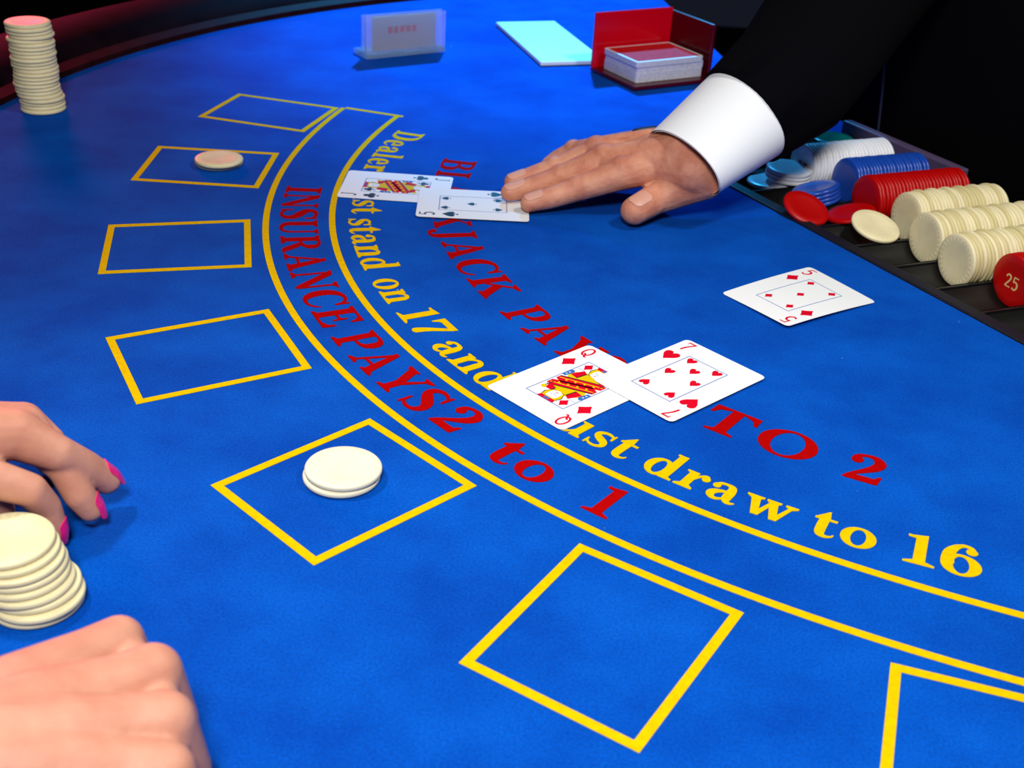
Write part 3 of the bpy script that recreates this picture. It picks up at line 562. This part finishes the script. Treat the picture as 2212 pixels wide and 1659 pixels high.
def card(name_label, rank, suit, centre, ydir, z, bend=None, tilt=None, pips=()):
    red = suit in ('heart', 'diamond'); sm = CRED if red else CBLACK
    t = thing('playing_card', name_label, 'playing card', (centre[0], centre[1], z), (tilt or 0, 0, math.atan2(ydir[1], ydir[0]) - math.pi / 2))
    bz = bend or (lambda x, y: 0.0)
    fn = lambda x, y, zz: (x, y, zz + bz(x, y))
    # body: a grid clipped to the rounded outline so that it can bow
    mb = MB(); ny = 24; rows_ = []
    for i in range(ny + 1):
        y = -CH / 2 + CH * i / ny
        rr = .0034; dy = max(0, abs(y) - (CH / 2 - rr)); hw = CW / 2 - rr + math.sqrt(max(0, rr * rr - dy * dy))
        rows_.append([(-hw + 2 * hw * j / 8, y) for j in range(9)])
    ext = []
    for yy in (.30, .62, .86):
        dy = .0034 * yy; hw = CW / 2 - .0034 + math.sqrt(.0034 ** 2 - dy * dy); y = CH / 2 - .0034 + dy
        ext.append([(-hw + 2 * hw * j / 8, y) for j in range(9)])
    rows_ = sorted(rows_ + ext + [[(x, -y) for x, y in e] for e in ext], key=lambda r: r[0][1])
    n = len(rows_); vs = [fn(x, y, CTH) for r in rows_ for x, y in r] + [fn(x, y, 0) for r in rows_ for x, y in r]; N = n * 9; fs = []
    for i in range(n - 1):
        for j in range(8):
            a = i * 9 + j; fs += [(a, a + 1, a + 10, a + 9), (N + a, N + a + 9, N + a + 10, N + a + 1)]
        for j in (0, 8): a = i * 9 + j; fs.append((a, a + 9, N + a + 9, N + a))
    for i in (0, n - 1):
        for j in range(8): a = i * 9 + j; fs.append((a, a + 1, N + a + 1, N + a))
    mb.add(vs, fs); mb.obj('card_body', CARD, t, 40)
    zt = CTH + .00003
    fw_, fh_ = .0312, .0545
    L = [(-fw_ / 2, -fh_ / 2), (fw_ / 2, -fh_ / 2), (fw_ / 2, fh_ / 2), (-fw_ / 2, fh_ / 2)]; LL = []; RR = []
    for i in range(4):
        a, b = L[i], L[(i + 1) % 4]
        for k in range(8): LL.append((a[0] + (b[0] - a[0]) * k / 8, a[1] + (b[1] - a[1]) * k / 8))
    kx, ky = 1 - .0011 / fw_, 1 - .0011 / fh_
    mb = MB(); mb.strip(LL, [(x * kx, y * ky) for x, y in LL], CTH - .0001, zt, fn, closed=True); mb.obj('frame_line', CLINE, t)
    for sg in (1, -1):
        gw = K[rank][0]; hgt = .0122; x0, y0 = -.385 * CW - gw * hgt / 2 * .85, .335 * CH
        mb = MB(); glyph(mb, K[rank][1], lambda u, v, zz: fn(sg * (x0 + u * hgt * .85), sg * (y0 + v * hgt), zz), CTH - .0001, zt); mb.obj('index', sm, t)
        mb = MB(); glyph(mb, pip_shape(suit), lambda u, v, zz: fn(sg * (-.375 * CW + u * .0118), sg * (.200 * CH + v * .0128), zz), CTH - .0001, zt); mb.obj('corner_pip', sm, t)
    for (a, b, inv) in pips:
        mb = MB(); sg = -1 if inv else 1
        glyph(mb, pip_shape(suit), lambda u, v, zz: fn((a - .5) * CW + sg * u * .0072, (.5 - b) * CH + sg * v * .0078, zz), CTH - .0001, zt); mb.obj('pip', sm, t)
    if rank in 'QJ':
        mb = MB(); court(mb, fn, zt, sm); o = mb.obj('court_figure', [CARD, CRED, CBLACK, CYEL, CBLUE, CSKIN], t)
        for sg in (1, -1):
            mb = MB(); glyph(mb, pip_shape(suit), lambda u, v, zz: fn(sg * (-.0105 + u * .0075), sg * (.0215 + v * .0085), zz), CTH - .0001, zt + .0002); mb.obj('pip', sm, t)
    return t
P7 = [(.342, .25, 0), (.658, .25, 0), (.5, .355, 0), (.342, .487, 0), (.658, .487, 0), (.342, .725, 1), (.658, .725, 1)]
P5 = [(.342, .25, 0), (.658, .25, 0), (.5, .487, 0), (.342, .725, 1), (.658, .725, 1)]
qc = (px(1049.2, 836.8) + px(1272, 747)) / 2; yd = (px(1272, 747) - px(1049.2, 836.8)).normalized(); xd = Vector((yd.y, -yd.x, 0))
c = qc + xd * CW / 2
card('queen of diamonds playing card lying under the seven of hearts', 'Q', 'diamond', (c.x, c.y), (yd.x, yd.y), .0006)
cc = (px(1483.3, 736.3) + px(1652, 822.9) + px(1452.5, 921.7) + px(1279.8, 817.4)) / 4
yd = ((px(1483.3, 736.3) + px(1652, 822.9)) - (px(1452.5, 921.7) + px(1279.8, 817.4))).normalized()
card('seven of hearts playing card overlapping the queen', '7', 'heart', (cc.x, cc.y), (yd.x, yd.y), .0013, pips=P7)
q5 = [px(1565, 634), px(1748, 581), px(1888, 658), px(1698, 711)]; cc = sum(q5, Vector()) / 4
yd = ((q5[1] + q5[2]) - (q5[0] + q5[3])).normalized()
card('five of diamonds playing card, slightly bowed, alone before the chip tray', '5', 'diamond', (cc.x, cc.y), (yd.x, yd.y), .0006, bend=lambda x, y: .0022 * (1 - ((y * .81 + x * .58) / .0548) ** 2) - .0003 if abs(y * .81 + x * .58) < .0548 else 0, pips=P5)
ja, jb, jc = px(753.2, 369.5), px(981, 385.1), px(729.3, 430)
yd = (ja - jb).normalized(); c = (ja + jb) / 2 - Vector((yd.y, -yd.x, 0)) * CW / 2
card('jack of clubs playing card partly under the five of spades', 'J', 'club', (c.x, c.y), (yd.x, yd.y), .0006)
sa, sb = px(891, 471), px(1149.2, 483.5)
yd = (sa - sb).normalized(); c = (sa + sb) / 2 + Vector((yd.y, -yd.x, 0)) * CW / 2
card('five of spades playing card under the dealer fingertips', '5', 'spade', (c.x, c.y), (yd.x, yd.y), .0014, pips=P5)

# ------------------------------------------------------------------ things at the far side
def from_corners(a, b): d = (b - a); return d.normalized(), d.length
# discard holder with a deck
dz = .025
k0, k1, k2, k3 = px(1304.9, 110.7, dz), px(1441, 95.5, dz), px(1524, 126.8, dz), px(1381, 138.3, dz)
ce = (k0 + k1 + k2 + k3) / 4; xa = ((k1 - k0) + (k2 - k3)).normalized(); rz = math.atan2(xa.y, xa.x)
hold = thing('discard_holder', 'dark red acrylic discard holder behind the dealer hand', 'card holder', (ce.x, ce.y, Z0), (0, 0, rz))
mb = MB(); mb.box((0, 0, .0025), .108, .086, .004); bevel(mb.obj('base_plate', DKRED, hold), .001)
mb = MB(); mb.box((.052, .004, .032), .004, .078, .058); bevel(mb.obj('side_wall', DKRED, hold), .001)
mb = MB(); mb.box((-.002, .041, .033), .104, .004, .062); bevel(mb.obj('back_wall', REDA, hold), .001)
deck = thing('card_deck', 'thick deck of playing cards with red patterned back in red holder', 'card deck', (ce.x, ce.y, Z0 + .0050), (0, 0, rz))
zz = 0
for i, (hh, ox, oy) in enumerate(((.010, .000, .000), (.0065, .0012, .0006), (.0055, -.0010, -.0004))):
    mb = MB(); mb.prism([(x + ox, y + oy) for x, y in rrect(.089, .064, .003)], zz, zz + hh); mb.obj('card_block', CARDEDGE, deck, 40); zz += hh
mb = MB(); mb.prism([(x - .001, y) for x, y in rrect(.089, .064, .003)], zz, zz + .0004); mb.obj('top_card', CARD, deck, 40)
mb = MB(); mb.prism([(x - .001, y) for x, y in rrect(.083, .058, .002)], zz + .0002, zz + .00046); mb.obj('red_back', mat('red_back_print', (.60, .008, .012), .7, .1, _vary=(.25, 260)), deck)
# white slab
s0, s1, s2 = px(1168, 134, .005), px(1290, 130.5, .005), px(1120, 91, .005)
ex = (s1 - s0).normalized(); ey = Vector((-ex.y, ex.x, 0)); 
slab = MB(); Lx = .078; Ly = .19; sh = (s2 - s0).dot(ex) / (s2 - s0).dot(ey)
pts = [s0, s0 + ex * Lx, s0 + ex * (Lx + sh * Ly) + ey * Ly, s0 + ex * sh * Ly + ey * Ly]
slab.prism([(p.x, p.y) for p in pts], Z0, .005); o = slab.obj('white_slab', WHITEP); bevel(o, .001)
tag(o, 'flat white plastic slab beside the red discard holder', 'slab')
# acrylic sign stand
a, b, cn = px(790.7, 130), px(961, 113), px(758, 115)
ex, ln = from_corners(a, b); ey = Vector((-ex.y, ex.x, 0)); rz = math.atan2(ex.y, ex.x); ctr = a + ex * ln / 2 + ey * .016
sign = thing('sign_holder', 'clear acrylic holder with grey card insert at the far felt', 'sign holder', (ctr.x, ctr.y, Z0), (0, 0, rz))
mb = MB(); mb.box((0, 0, .003), ln, .034, .006); bevel(mb.obj('clear_base', ACRYL, sign), .0012)
mb = MB(); mb.box((0, -.0145, .026), ln, .003, .040); bevel(mb.obj('front_sheet', ACRYL, sign), .0006)
mb = MB(); mb.box((0, -.0055, .026), ln, .003, .040); bevel(mb.obj('back_sheet', ACRYL, sign), .0006)
ins = MB(); ins.box((0, -.010, .0255), ln * .80, .0012, .037); ins = ins.obj('card_insert', PAPER, sign)
mb = MB()
for i in range(5): mb.box((-ln * .18 + i * ln * .075, -.0108, .029), ln * .05, .0006, .007)
mb.obj('red_print', CRED, ins)

# ------------------------------------------------------------------ bodies: rounded limbs merged into one surface
def capsule(mb, p0, r0, p1, r1, seg=16, hs=5):
    p0, p1 = Vector(p0), Vector(p1); d = p1 - p0; l = d.length
    if l < 1e-6: d = Vector((0, 0, 1)); l = 1e-6
    w = d.normalized(); u = w.orthogonal().normalized(); v = w.cross(u); rings = []
    for i in range(hs + 1):
        t = (-90 + 90 * i / hs) * D2R; rings.append((p0 + w * r0 * math.sin(t), max(r0 * math.cos(t), 1e-5)))
    for i in range(hs + 1):
        t = (90 * i / hs) * D2R; rings.append((p1 + w * r1 * math.sin(t), max(r1 * math.cos(t), 1e-5)))
    mb.loft([[c + (u * math.cos(2 * math.pi * k / seg) + v * math.sin(2 * math.pi * k / seg)) * r for k in range(seg)] for c, r in rings])
def chain(mb, pts):
    for (a, ra), (b, rb) in zip(pts[:-1], pts[1:]): capsule(mb, a, ra, b, rb)
def merge(name, mb, mt, voxel, it, parent=None):
    me = mb.mesh(name, [mt]); o = bpy.data.objects.new(name, me); COL.objects.link(o)
    r = o.modifiers.new('r', 'REMESH'); r.mode = 'VOXEL'; r.voxel_size = voxel
    s = o.modifiers.new('s', 'SMOOTH'); s.factor = .5; s.iterations = it
    dg = bpy.context.evaluated_depsgraph_get(); dg.update()
    nm = bpy.data.meshes.new_from_object(o.evaluated_get(dg)); nm.name = name
    for p in nm.polygons: p.use_smooth = True
    if not nm.materials: nm.materials.append(mt)
    bpy.data.objects.remove(o); bpy.data.meshes.remove(me)
    return link(name, nm, parent)
def nail(parent, f, up, width, mt, k0=.35, ext=.75, lift=.0004, name='fingernail'):
    """curved nail plate laid on the last joint of finger f, facing up"""
    (a, ra), (b, rb) = f[-2], f[-1]; d = (b - a); L = d.length; d = d / L; up = Vector(up); up = (up - d * up.dot(d)).normalized(); sd = d.cross(up)
    x0, x1 = -(1 - k0) * L, ext * rb; n, m = 12, 10; top = []; bot = []
    for i in range(n + 1):
        t = i / n; x = x0 + (x1 - x0) * t
        R = rb + (ra - rb) * (-x / L) if x < 0 else rb * (1 - .20 * (x / rb) - .10 * (x / rb) ** 2)
        ww = width * math.sqrt(max(.10, 1 - max(0, (.22 - t) / .26) ** 2)) * math.sqrt(max(.10, 1 - max(0, (t - .70) / .33) ** 2))
        for lst, dr in ((top, lift), (bot, lift - .0016)):
            lst.append([b + d * x + (up * math.cos(s_ * ww / 2 / R) + sd * math.sin(s_ * ww / 2 / R)) * (R + dr) for s_ in [-1 + 2 * q / m for q in range(m + 1)]])
    mb = MB(); vs = [p for r in top for p in r] + [p for r in bot for p in r]; N = (n + 1) * (m + 1); fs = []
    for i in range(n):
        for q in range(m):
            k = i * (m + 1) + q; fs += [(k, k + 1, k + m + 2, k + m + 1), (N + k, N + k + m + 1, N + k + m + 2, N + k + 1)]
        for q in (0, m): k = i * (m + 1) + q; fs.append((k, k + m + 1, N + k + m + 1, N + k))
    for i in (0, n):
        for q in range(m): k = i * (m + 1) + q; fs.append((k, k + 1, N + k + 1, N + k))
    mb.add(vs, fs); return mb.obj(name, mt, parent, 60)
def tube(path, seg=40, thick=None, noise=0.0, seed=1):
    """path: (centre, radius_a, radius_b, side vector); elliptical loft, returns rings"""
    rnd = random.Random(seed); rings = []
    for i, (cpt, ra, rb, sd) in enumerate(path):
        a = path[max(0, i - 1)][0]; b = path[min(len(path) - 1, i + 1)][0]; w = (Vector(b) - Vector(a)).normalized()
        sd = Vector(sd); sd = (sd - w * sd.dot(w)).normalized(); v = w.cross(sd)
        rings.append([Vector(cpt) + sd * ra * math.cos(2 * math.pi * k / seg) * (1 + noise * math.sin(3 * k * 2 * math.pi / seg + i * 1.3)) + v * rb * math.sin(2 * math.pi * k / seg) * (1 + noise * math.cos(4 * k * 2 * math.pi / seg + i * .9)) for k in range(seg)])
    return rings

# ---- dealer
def zd(x, y, z): return px(1060 + x / 3.456, 90 + y / 3.456, z)
dealer = thing('person', 'dealer in black jacket and white cuff reaching over the table to the cards', 'person', T(-.10, .42, -.78))
DI = Matrix.Translation(-T(-.10, .42, -.78))
hb = MB()
ix = [(zd(985, 985, .034), .0130), (zd(640, 1105, .019), .0098), (zd(430, 1170, .0125), .0088), (zd(290, 1205, .0095), .0074)]
md = [(zd(850, 890, .037), .0130), (zd(520, 1015, .021), .0098), (zd(300, 1085, .0135), .0086), (zd(140, 1125, .0100), .0072)]
rg = [(zd(790, 830, .035), .0120), (zd(480, 945, .020), .0092), (zd(300, 1005, .0135), .0080), (zd(160, 1045, .0100), .0068)]
pk = [(zd(800, 800, .030), .0105), (zd(620, 815, .022), .0084), (zd(500, 870, .014), .0074), (zd(430, 915, .0095), .0064)]
th = [(zd(1590, 1010, .036), .0185), (zd(1430, 1085, .027), .0158), (zd(1230, 1175, .0180), .0125), (zd(1075, 1262, .0135), .0114)]
wr = [(zd(1300, 800, .048), .0180), (zd(1400, 870, .047), .0210), (zd(1500, 960, .042), .0195)]
for f in (ix, md, rg, pk, th): chain(hb, f)
chain(hb, wr)
chain(hb, [wr[2], (zd(1240, 920, .040), .0155), ix[0]]); chain(hb, [wr[1], (zd(1120, 890, .041), .0165), md[0]])
chain(hb, [wr[1], (zd(1050, 830, .038), .0150), rg[0]]); chain(hb, [wr[0], (zd(1040, 790, .034), .0140), pk[0]])
chain(hb, [wr[2], th[0]]); chain(hb, [th[0], (zd(1330, 1010, .030), .0105), (zd(1150, 1010, .030), .0080)])
chain(hb, [(ix[0][0], .0115), (md[0][0], .0115), (rg[0][0], .0105), (pk[0][0], .0095)])
wc = zd(1410, 880, .046); fa = zd(1440, 905, .046).lerp(px(1628, 232, .083), .85)
chain(hb, [(wc, .0230), (wc.lerp(fa, .5), .0240), (fa, .0245)])
for f in (ix, md, rg, pk, th):
    q_ = f[1][0] + Vector((0, 0, .0012)); capsule(hb, q_, f[1][1] * 1.06, q_ + Vector((.0005, 0, 0)), f[1][1] * 1.06)
for f in (ix, md, rg): q_ = f[0][0] + Vector((0, 0, .0030)); capsule(hb, q_, .0118, q_ + Vector((.0005, 0, 0)), .0118)
# tendons and veins on the back of the hand
for a, b in ((wr[1][0], ix[0][0]), (wr[1][0], md[0][0]), (wr[0][0], rg[0][0])):
    q0 = a.lerp(b, .25); q1 = a.lerp(b, .98); capsule(hb, q0 + Vector((0, 0, .0150)), .0030, q1 + Vector((0, 0, .0098)), .0038, 8, 3)
body = merge('hand', hb, SKIN_D, .0011, 4, dealer); body.matrix_parent_inverse = DI
for f, w_ in ((ix, .0105), (md, .0105), (rg, .0098)): nail(body, f, (-.10, -.25, 1), w_, NAIL, k0=.30, ext=.50)
nail(body, th, (-.30, -.62, .72), .0135, NAIL, k0=.48, ext=.45)
# cuff: open double-walled tube
A_ = zd(1440, 905, .046); B_ = px(1628, 232, .083); w = (B_ - A_).normalized(); side = Vector((0, 0, 1)).cross(w).normalized()
cuff = MB()
path_o = [(A_ + w * t, .0425 + .05 * t, .0290 + .16 * t, side) for t in (0, .0006, .012, .03, .05, .076)]
path_i = [(A_ + w * t, .0408 + .05 * t, .0275 + .16 * t, side) for t in (.076, .05, .03, .012, .0006, 0)]
cuff.loft(tube(path_o) + tube(path_i)[::1], caps=False)
co = cuff.obj('shirt_cuff', SHIRT, dealer, 60); co.matrix_parent_inverse = DI
strap = MB()                                 # edge of a dark wristwatch showing at the far side of the wrist
s_a, s_b = px(1369, 290, .050), px(1424, 281, .053); s_w = (s_b - s_a).normalized(); s_u = Vector((0, 0, 1)); rg_ = []
for t, k in ((0, .55), (.08, .9), (.25, 1), (.75, 1), (.92, .9), (1, .55)):
    q_ = s_a.lerp(s_b, t); s_s = s_w.cross(s_u).normalized()
    rg_.append([q_ + s_s * .010 * k * math.cos(h_ * D2R) + s_u * .0034 * k * math.sin(h_ * D2R) for h_ in range(0, 360, 30)])
strap.loft(rg_)
so = strap.obj('wristwatch', STRAP, dealer, 50); so.matrix_parent_inverse = DI
# sleeve and jacket
el = T(-.13, .30, .26); sh_ = T(-.20, .50, .46)
slv = MB(); s0_ = A_ + w * .064
pth = [(s0_, .0440, .0400, side), (s0_ + w * .001, .0475, .0430, side), (s0_ + w * .05, .054, .050, side)]
for i in range(1, 9):
    t = i / 8; a = s0_ + w * .05; pth.append((a.lerp(el, t) if True else a, .054 + .016 * t, .050 + .018 * t, side))
for i in range(1, 6): t = i / 5; pth.append((el.lerp(sh_, t), .072 + .02 * t, .070 + .03 * t, side))
slv.loft(tube(pth, noise=.03)); so = slv.obj('jacket_sleeve', JACKET, dealer, 60); so.matrix_parent_inverse = DI
tor = MB(); rings = []
for z, ra, rb, n in ((-.70, .16, .10, .45), (-.45, .18, .115, .45), (-.15, .20, .13, .42), (-.02, .23, .14, .39), (.05, .25, .15, .385), (.25, .26, .15, .385), (.42, .25, .135, .40), (.52, .20, .10, .43), (.57, .09, .07, .45)):
    rings.append([T(0, 0, 0) * 0 + T(-.06 + (ra + .02) * math.cos(k * D2R), n + rb * math.sin(k * D2R), z) for k in range(0, 360, 10)])
tor.loft(rings); to = tor.obj('jacket_body', JACKET, dealer, 60); to.matrix_parent_inverse = DI
edge = MB()
def on_n(x, y, n):                            # line of sight through the upright plane at tray depth n
    d = FW + RT * ((x - W / 2) / F_PX) + UP * ((H / 2 - y) / F_PX); nv = Vector((TN.x, TN.y, 0)); return CAM + d * ((T(0, n) - CAM).dot(nv) / d.dot(nv))
e0, e1 = on_n(1897, 280, .228), on_n(1914, 120, .226)
capsule(edge, e0, .0012, e1, .0012, 8, 3); eo = edge.obj('jacket_edge', PIPING, dealer, 60); eo.matrix_parent_inverse = DI

# ---- player's hand with pink nails
def za(x, y, z): return px(x / 4.608, 860 + y / 4.608, z)
pb = MB()
pix = [(za(150, 360, .054), .0118), (za(560, 545, .043), .0088), (za(850, 690, .029), .0082), (za(1060, 815, .0175), .0071)]
pmd = [(za(240, 300, .048), .0110), (za(630, 700, .034), .0074), (za(790, 960, .021), .0074), (za(900, 1095, .0125), .0066)]
prg = [(za(225, 250, .042), .0105), (za(480, 430, .034), .0080), (za(560, 560, .020), .0074), (za(600, 660, .0100), .0062)]
ppk = [(za(100, 230, .036), .0098), (za(320, 360, .030), .0075), (za(420, 460, .018), .0068), (za(450, 540, .0090), .0058)]
pth_ = [(za(-420, 600, .050), .0125), (za(-80, 800, .044), .0090), (za(300, 915, .036), .0078), (za(455, 1080, .024), .0070), (za(545, 1310, .0105), .0060)]
plw = [(za(-420, 640, .046), .0110), (za(-160, 930, .034), .0075), (za(0, 1090, .022), .0066), (za(30, 1260, .010), .0058)]
for f in (pix, pmd, prg, ppk, pth_, plw): chain(pb, f)
pw = za(-900, 420, .062)
for f in (pix, pmd, prg, ppk): chain(pb, [(pw, .0190), (pw.lerp(f[0][0], .55), .0140), f[0]])
chain(pb, [(pix[0][0], .0105), (pmd[0][0], .0100), (prg[0][0], .0095), (ppk[0][0], .0085)])
chain(pb, [(pw, .0170), pth_[0]]); prg = pth_
chain(pb, [(pw, .0215), (pw + Vector((-.10, -.06, .004)), .0270), (pw + Vector((-.24, -.15, .004)), .0360)])
person2 = merge('person', pb, SKIN_P, .0011, 6)
tag(person2, 'player hand with pink nail polish, fingers bent behind the leaning chip stack', 'person')
nail(person2, pix, (.55, .30, .8), .0108, PINK, k0=.45, ext=1.15); nail(person2, pmd, (.80, .20, .55), .0102, PINK, k0=.40, ext=1.15); nail(person2, pth_, (.95, .05, .30), .0096, PINK, k0=.62, ext=1.2)

# ---- player's clenched fist
def zb(x, y, z): return px(x / 3.318, 1080 + y / 3.318, z)
fb = MB()
kn = [(zb(850, 1010, .040), .0098), (zb(1090, 1240, .046), .0110), (zb(1170, 1590, .047), .0112), (zb(1180, 1950, .043), .0105)]
fw_ = zb(-700, 1900, .058)
for kpt, r in kn: chain(fb, [(fw_, .0190), (fw_.lerp(kpt, .5), .0160), (fw_.lerp(kpt, .84), .0112), (kpt, r)])
chain(fb, [(p_ - Vector((0, 0, .004)), .0080) for p_, _ in kn])
cen = sum((k[0] for k in kn), Vector()) / 4; fdir = (cen - fw_); fdir.z = 0; fdir.normalize()
for kpt, r in kn:
    m1 = kpt + fdir * .006 + Vector((0, 0, -.026)); m2 = kpt - fdir * .016 + Vector((0, 0, -.034)); m2.z = max(m2.z, .0095); m1.z = max(m1.z, .0105)
    chain(fb, [(kpt, r), (m1, .0092), (m2, .0085)])
capsule(fb, fw_.lerp(cen, .55) - Vector((0, 0, .022)), .018, cen - fdir * .012 - Vector((0, 0, .020)), .014)
sdv = Vector((-fdir.y, fdir.x, 0))
chain(fb, [(fw_, .0215), (fw_ - fdir * .11, .027), (fw_ - fdir * .26, .036)])
person3 = merge('person', fb, SKIN_P, .0012, 4)
tag(person3, 'player clenched fist with bare knuckles resting on the near felt corner', 'person')
